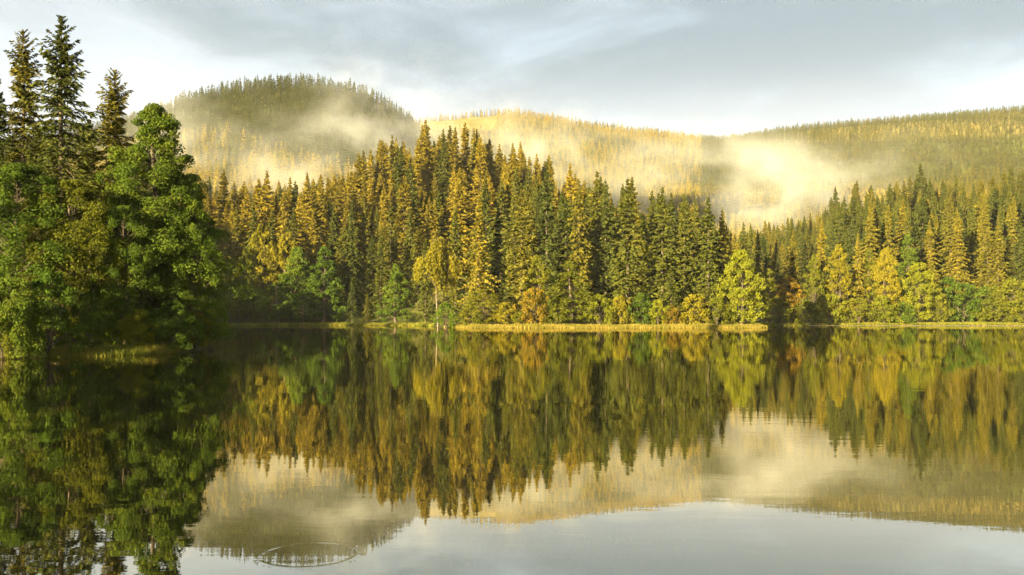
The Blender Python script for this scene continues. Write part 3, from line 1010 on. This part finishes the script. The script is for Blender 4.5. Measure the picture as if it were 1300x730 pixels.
cls = np.where((u_f > 0.28) & (fy > 345) & (fy < 480) & (tone_f < 0.78), 0, cls)
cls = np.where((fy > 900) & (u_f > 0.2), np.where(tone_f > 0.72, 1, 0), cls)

MARKS = [(300, 'the slim golden spruce'), (345, 'the yellow birches'), (412, 'the pyramid shaped alder'), (455, 'the small thin conifer'), (503, 'the cone shaped alder'),
         (556, 'the weeping birch'), (610, 'the round alder of the point'), (662, 'the broad golden spruce'), (700, 'the orange bush'), (735, 'the layered maple'),
         (797, 'the big mottled spruce'), (841, 'the young spruce'), (899, 'the pointed spruce'), (940, 'the bright birch'), (976, 'the shaded gap'),
         (1007, 'the reddish low tree'), (1043, 'the tallest shore spruce'), (1090, 'the shore grove'), (1124, 'the rounded golden tree'), (1167, 'the single round tree'),
         (1222, 'the wide dark bush'), (1284, 'the large right edge bush')]
ORD = ['first', 'second', 'third', 'fourth', 'fifth', 'sixth', 'seventh', 'eighth', 'ninth', 'tenth', 'eleventh', 'twelfth', 'thirteenth', 'fourteenth']
LOOK = {0: 'green', 1: 'golden green', 2: 'dark', 3: 'golden'}
clus = {}
for k in ind:
    U = u_f[k] * F + 650
    mark = min(MARKS, key=lambda m: abs(m[0] - U))
    D = fy[k]
    lev = 'low' if D < 275 else ('halfway up' if D < 340 else 'high')
    clus.setdefault((mark[1], lev, int(cls[k])), []).append((U, int(k)))
for (mark, lev, c), members in clus.items():
    members.sort()
    for j, (U, k) in enumerate(members):
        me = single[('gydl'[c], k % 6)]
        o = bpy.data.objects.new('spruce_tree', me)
        COL.objects.link(o)
        o.location = (fx[k], fy[k], fz[k] - 0.3)
        o.scale = (fR[k] / 4.6, fR[k] / 4.6, fH[k] / 28.0)
        o.rotation_euler = (0, 0, random.uniform(0, 6.283))
        where = {'low': 'low on the slope', 'halfway up': 'halfway up the slope', 'high': 'high on the slope'}[lev]
        lab = LOOK[c] + ' spruce ' + where + ' behind ' + mark
        if len(members) > 1:
            lab += ', ' + ORD[min(j, 13)] + ' from left'
        tag(o, lab, 'tree', 'spruces on the slopes behind the shore')


def light_tree(name, mat, seed):
    k = Kind(name, spruce_meshes('l', 22, 3.6, 46, 5, 1, 0.9, 0.42, seed, base=0.05, droop=0.6, gap=0.12), 22, mat)
    return k.single(name, mat)


# far-off woods: one mass per hill
lib = bpy.data.collections.new('far_tree_forms')
lib_objs = []
for i in range(4):
    for mat in ('spruce', 'spruce_gold', 'spruce_dark', 'autumn'):
        lib_objs.append((mat, light_tree('far_tree', mat, 200 + i)))
# detailed forms for the mid distance, light ones beyond
forms = []
for i in range(4):
    for c in 'gydl':
        forms.append(('a_%d_%s' % (i, c), single[(c, i)]))
for j, (mat, me) in enumerate(lib_objs):
    forms.append(('b_%02d' % j, me))
forms.sort(key=lambda f: f[0])
form_index = {}
for j, (nm, me) in enumerate(forms):
    o = bpy.data.objects.new('form_%02d' % j, me)
    lib.objects.link(o)
    form_index[nm] = j


def forest_nodes():
    ng = bpy.data.node_groups.new('scatter_trees', 'GeometryNodeTree')
    ng.interface.new_socket('Geometry', in_out='INPUT', socket_type='NodeSocketGeometry')
    ng.interface.new_socket('Geometry', in_out='OUTPUT', socket_type='NodeSocketGeometry')
    N = ng.nodes
    gi, go = N.new('NodeGroupInput'), N.new('NodeGroupOutput')
    iop = N.new('GeometryNodeInstanceOnPoints')
    ci = N.new('GeometryNodeCollectionInfo')
    ci.inputs[0].default_value = lib
    ci.inputs[1].default_value = True
    ci.inputs[2].default_value = True

    def attr(nm, typ):
        a = N.new('GeometryNodeInputNamedAttribute')
        a.data_type = typ
        a.inputs[0].default_value = nm
        return a.outputs[0]
    L = ng.links
    L.new(gi.outputs[0], iop.inputs['Points'])
    L.new(ci.outputs[0], iop.inputs['Instance'])
    iop.inputs['Pick Instance'].default_value = True
    L.new(attr('form', 'INT'), iop.inputs['Instance Index'])
    rot = N.new('FunctionNodeEulerToRotation')
    L.new(attr('turn', 'FLOAT_VECTOR'), rot.inputs[0])
    L.new(rot.outputs[0], iop.inputs['Rotation'])
    L.new(attr('size', 'FLOAT_VECTOR'), iop.inputs['Scale'])
    L.new(iop.outputs[0], go.inputs[0])
    return ng


NG = forest_nodes()


def far_wood(name, sel, label):
    ids = np.nonzero(sel)[0]
    if not len(ids):
        return
    me = bpy.data.meshes.new(name)
    me.vertices.add(len(ids))
    me.vertices.foreach_set('co', np.stack([fx[ids], fy[ids], fz[ids] - 0.4], 1).astype(np.float32).ravel())
    light = fy[ids] > 480
    fi = []
    for j, k in enumerate(ids):
        c = int(cls[k])
        i = int(k) % 4
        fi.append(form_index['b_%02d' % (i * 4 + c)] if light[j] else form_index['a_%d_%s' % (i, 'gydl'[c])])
    h0 = np.where(light, 22.0, 28.0)
    w0 = np.where(light, 3.6, 4.6)
    size = np.stack([fR[ids] / w0, fR[ids] / w0, fH[ids] / h0], 1)
    turn = np.zeros((len(ids), 3))
    turn[:, 2] = rng.uniform(0, 6.283, len(ids))
    a = me.attributes.new('form', 'INT', 'POINT')
    a.data.foreach_set('value', np.array(fi, np.int32))
    a = me.attributes.new('size', 'FLOAT_VECTOR', 'POINT')
    a.data.foreach_set('vector', size.astype(np.float32).ravel())
    a = me.attributes.new('turn', 'FLOAT_VECTOR', 'POINT')
    a.data.foreach_set('vector', turn.astype(np.float32).ravel())
    o = link(name, me)
    md = o.modifiers.new('scatter', 'NODES')
    md.node_group = NG
    tag(o, label, 'forest', kind='stuff')


rest = ~is_ind
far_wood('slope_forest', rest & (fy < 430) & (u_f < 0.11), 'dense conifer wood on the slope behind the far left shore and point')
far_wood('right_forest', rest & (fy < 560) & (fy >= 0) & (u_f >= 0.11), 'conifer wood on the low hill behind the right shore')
far_wood('hill_forest', rest & (fy >= 430) & (fy < 930) & (u_f < -0.02), 'misty conifer forest covering the rounded left hill')
far_wood('valley_forest', rest & (((fy >= 560) & (u_f >= 0.11)) | ((fy >= 430) & (u_f >= -0.02) & (u_f < 0.11))) & (fy < 930), 'hazy conifer forest in the misty valley')
far_wood('ridge_forest', rest & (fy >= 930), 'distant conifer forest along the far ridge')


# ------------------------------------------------------------------ reeds and shore grass
def blades(name, P, h, w, mat, label, lean=0.25):
    g = np.random.default_rng(len(P))
    N = len(P)
    a = g.uniform(0, 6.283, N)
    hh = h * g.uniform(0.45, 1.15, N) * (0.85 + 0.10 * np.sin(P[:, 0] * 0.23 + np.sin(P[:, 0] * 0.61)) + 0.07 * np.sin(P[:, 0] * 1.37 + 2 * np.sin(P[:, 0] * 0.4)) + 0.05 * np.sin(P[:, 1] * 3))
    d = np.stack([np.cos(a), np.sin(a), np.zeros(N)], 1)
    sdv = np.stack([-np.sin(a), np.cos(a), np.zeros(N)], 1) * (w * g.uniform(0.6, 1.3, N))[:, None]
    ln = (g.normal(0, lean, N) * hh)[:, None] * d
    up = np.stack([np.zeros(N), np.zeros(N), hh], 1)
    V = np.stack([P - sdv, P + sdv, P + sdv * 0.7 + up * 0.55 + ln * 0.35, P - sdv * 0.7 + up * 0.55 + ln * 0.35, P + up + ln], 1).reshape(-1, 3)
    i = np.arange(N) * 5
    q = np.stack([i, i + 1, i + 2, i + 3], 1)
    t3 = np.stack([i + 3, i + 2, i + 4], 1)
    tone = np.repeat(g.random(N) * 0.6 + 0.4 * (0.5 + 0.5 * np.sin(P[:, 0] * 0.8 + P[:, 1])), 5)
    me = mesh_np(name, V, [q, t3], tone, [MAT[mat]])
    o = link(name, me)
    tag(o, label, 'grass', kind='stuff')


def strip(x0, x1, n, d0, d1, ysel):
    """points scattered along the shoreline, d0..d1 metres from it (positive on land)"""
    out = []
    while sum(len(o) for o in out) < n:
        x = rng.uniform(x0, x1, 20000)
        y = rng.uniform(ysel[0], ysel[1], 20000)
        d = lake_sd(x, y)
        m = (d > d0 + 0.5 * np.sin(x * 0.9)) & (d < d1)
        x, y = x[m], y[m]
        out.append(np.stack([x, y, np.maximum(ground(x, y), -0.25) - 0.02], 1))
    return np.concatenate(out)[:n]


blades('reed_bed', strip(-14, 50.5, 24000, -0.8, 1.8, (178, 200)), 0.66, 0.05, 'reed', 'golden reed strip along the edge of the point')
blades('shore_grass', strip(54, 150, 14000, -0.3, 7.0, (205, 245)), 0.55, 0.06, 'grass', 'green grassy edge of the right shore')
blades('shore_sedge', strip(-84, -18, 9000, -0.3, 2.5, (215, 242)), 0.6, 0.06, 'grass', 'dim sedge along the far left shore')
gp = strip(-25.2, -20.2, 5200, -0.5, 1.2, (50, 58))
blades('bank_grass', gp, 0.62, 0.014, 'grass', 'tuft of long yellow green grass at the foot of the left bank', 0.4)

# pale flat strip along the right shore


def shore_strip():
    m = bpy.data.materials.new('pale_shore')
    m.use_nodes = True
    t = NT(m.node_tree)
    g = t.n('ShaderNodeNewGeometry').outputs['Position']
    n = t.noise(g, 0.25, 5.0, 0.6)
    c = t.mix(t.ramp(n, 0.35, 0.65), (0.20, 0.15, 0.09, 1), (0.30, 0.24, 0.16, 1))
    b = t.n('ShaderNodeBsdfPrincipled', i_Base_Color=c, i_Roughness=0.45)
    o = t.n('ShaderNodeOutputMaterial')
    t.t.links.new(b.outputs[0], o.inputs[0])
    up = [(x, y) for x, y in LAKE if x >= 80 and y > 170]
    V, q = [], []
    n = 60
    for i in range(n):
        s = i / (n - 1)
        x = 72 + s * 118
        yb = np.interp(x, [64, 80, 100, 125, 165, 215], [229, 231, 232, 229, 214, 180]) + 2.0
        wd = (10 + 12 * s + 2.0 * math.sin(i * 0.7) + 1.2 * math.sin(i * 1.9)) * min(1, s * 5 + 0.05)
        V += [(x, yb, 0.10), (x, yb - wd * 0.7 - 2, 0.05), (x, yb - wd - 2, -0.03)]
        if i:
            a = 3 * i
            q += [(a - 3, a - 2, a + 1, a), (a - 2, a - 1, a + 2, a + 1)]
    me = mesh_np('shore_strip', V, [np.array(q)], mats=[m], smooth_faces=True)
    tag(link('shore_strip', me), 'pale strip along the right shore', 'shore', kind='structure')


shore_strip()


# ------------------------------------------------------------------ drifting mist and the haze of the whole valley
def mist_mat(name, density, seed, scale, aniso=0.15, colour=(0.93, 0.97, 1.0)):
    m = bpy.data.materials.new(name)
    m.use_nodes = True
    t = NT(m.node_tree)
    oc = t.n('ShaderNodeTexCoord').outputs['Object']
    r = t.vmath('LENGTH', oc)
    fall = t.ramp(r, 0.99, 0.0)
    g = t.n('ShaderNodeNewGeometry').outputs['Position']
    p = t.vmath('ADD', t.vmath('MULTIPLY', g, (1.0, 1.0, 1.35)), (seed * 37.0, seed * 11.0, 0.0))
    wv = t.noise(p, scale * 0.6, 2.0, 0.5, out=1)
    p = t.vmath('ADD', p, t.vmath('MULTIPLY', wv, (40.0, 40.0, 40.0)))
    n = t.noise(p, scale, 5.0, 0.6)
    d = t.math('MULTIPLY', t.math('MULTIPLY', fall, t.ramp(n, 0.44, 0.66)), density)
    v = t.n('ShaderNodeVolumePrincipled', i_Color=(*colour, 1), i_Density=d, i_Anisotropy=aniso)
    o = t.n('ShaderNodeOutputMaterial')
    t.t.links.new(v.outputs[0], o.inputs['Volume'])
    return m


def mist(xp, yp, D, rx, ry, rz, density, seed, label, scale=0.02, tilt=0.0):
    import bmesh
    bm = bmesh.new()
    bmesh.ops.create_icosphere(bm, subdivisions=3, radius=1.0)
    me = bpy.data.meshes.new('mist')
    bm.to_mesh(me)
    bm.free()
    me.materials.append(mist_mat('mist_air', density, seed, scale))
    o = link('mist', me, loc=px(xp, yp, D))
    o.scale = (rx, ry, rz)
    o.rotation_euler = (0, tilt, 0)
    tag(o, label, 'mist', 'drifting mist', 'stuff')


mist(945, 236, 540, 110, 75, 38, 0.024, 1, 'brightest bank of white mist over the valley right of the point', 0.022)
mist(790, 205, 640, 180, 80, 36, 0.009, 2, 'thin golden mist filling the valley behind the point', 0.026)
mist(630, 188, 560, 95, 70, 38, 0.012, 3, 'mist spilling over the shoulder behind the spur', 0.032)
mist(425, 208, 470, 66, 50, 38, 0.022, 4, 'bright mist in the hollow left of the spur', 0.032)
mist(480, 150, 640, 76, 60, 60, 0.0095, 5, 'tall plume of mist rising over the right side of the left hill', 0.028)
mist(215, 165, 600, 80, 60, 58, 0.0105, 6, 'mist on the left flank of the rounded hill', 0.028)
mist(300, 230, 470, 110, 50, 40, 0.006, 8, 'golden mist along the foot of the rounded hill', 0.03)
mist(1080, 208, 740, 120, 70, 36, 0.007, 7, 'thin mist trailing right of the bright bank', 0.026)


def haze():
    V = [(x, y, z) for z in (-4.6, 372.0) for y in (-210.0, 2260.0) for x in (-1660.0, 1660.0)]
    q = np.array([[0, 2, 3, 1], [4, 5, 7, 6], [0, 1, 5, 4], [2, 6, 7, 3], [0, 4, 6, 2], [1, 3, 7, 5]])
    m = bpy.data.materials.new('haze_air')
    m.use_nodes = True
    t = NT(m.node_tree)
    v = t.n('ShaderNodeVolumePrincipled', i_Color=(0.92, 0.97, 1.0, 1), i_Density=0.000045, i_Anisotropy=0.1)
    o = t.n('ShaderNodeOutputMaterial')
    t.t.links.new(v.outputs[0], o.inputs['Volume'])
    me = mesh_np('haze', V, [q], mats=[m])
    tag(link('haze', me), 'pale morning haze over the whole valley', 'haze', kind='stuff')


haze()
print('objects', len(scene.objects))
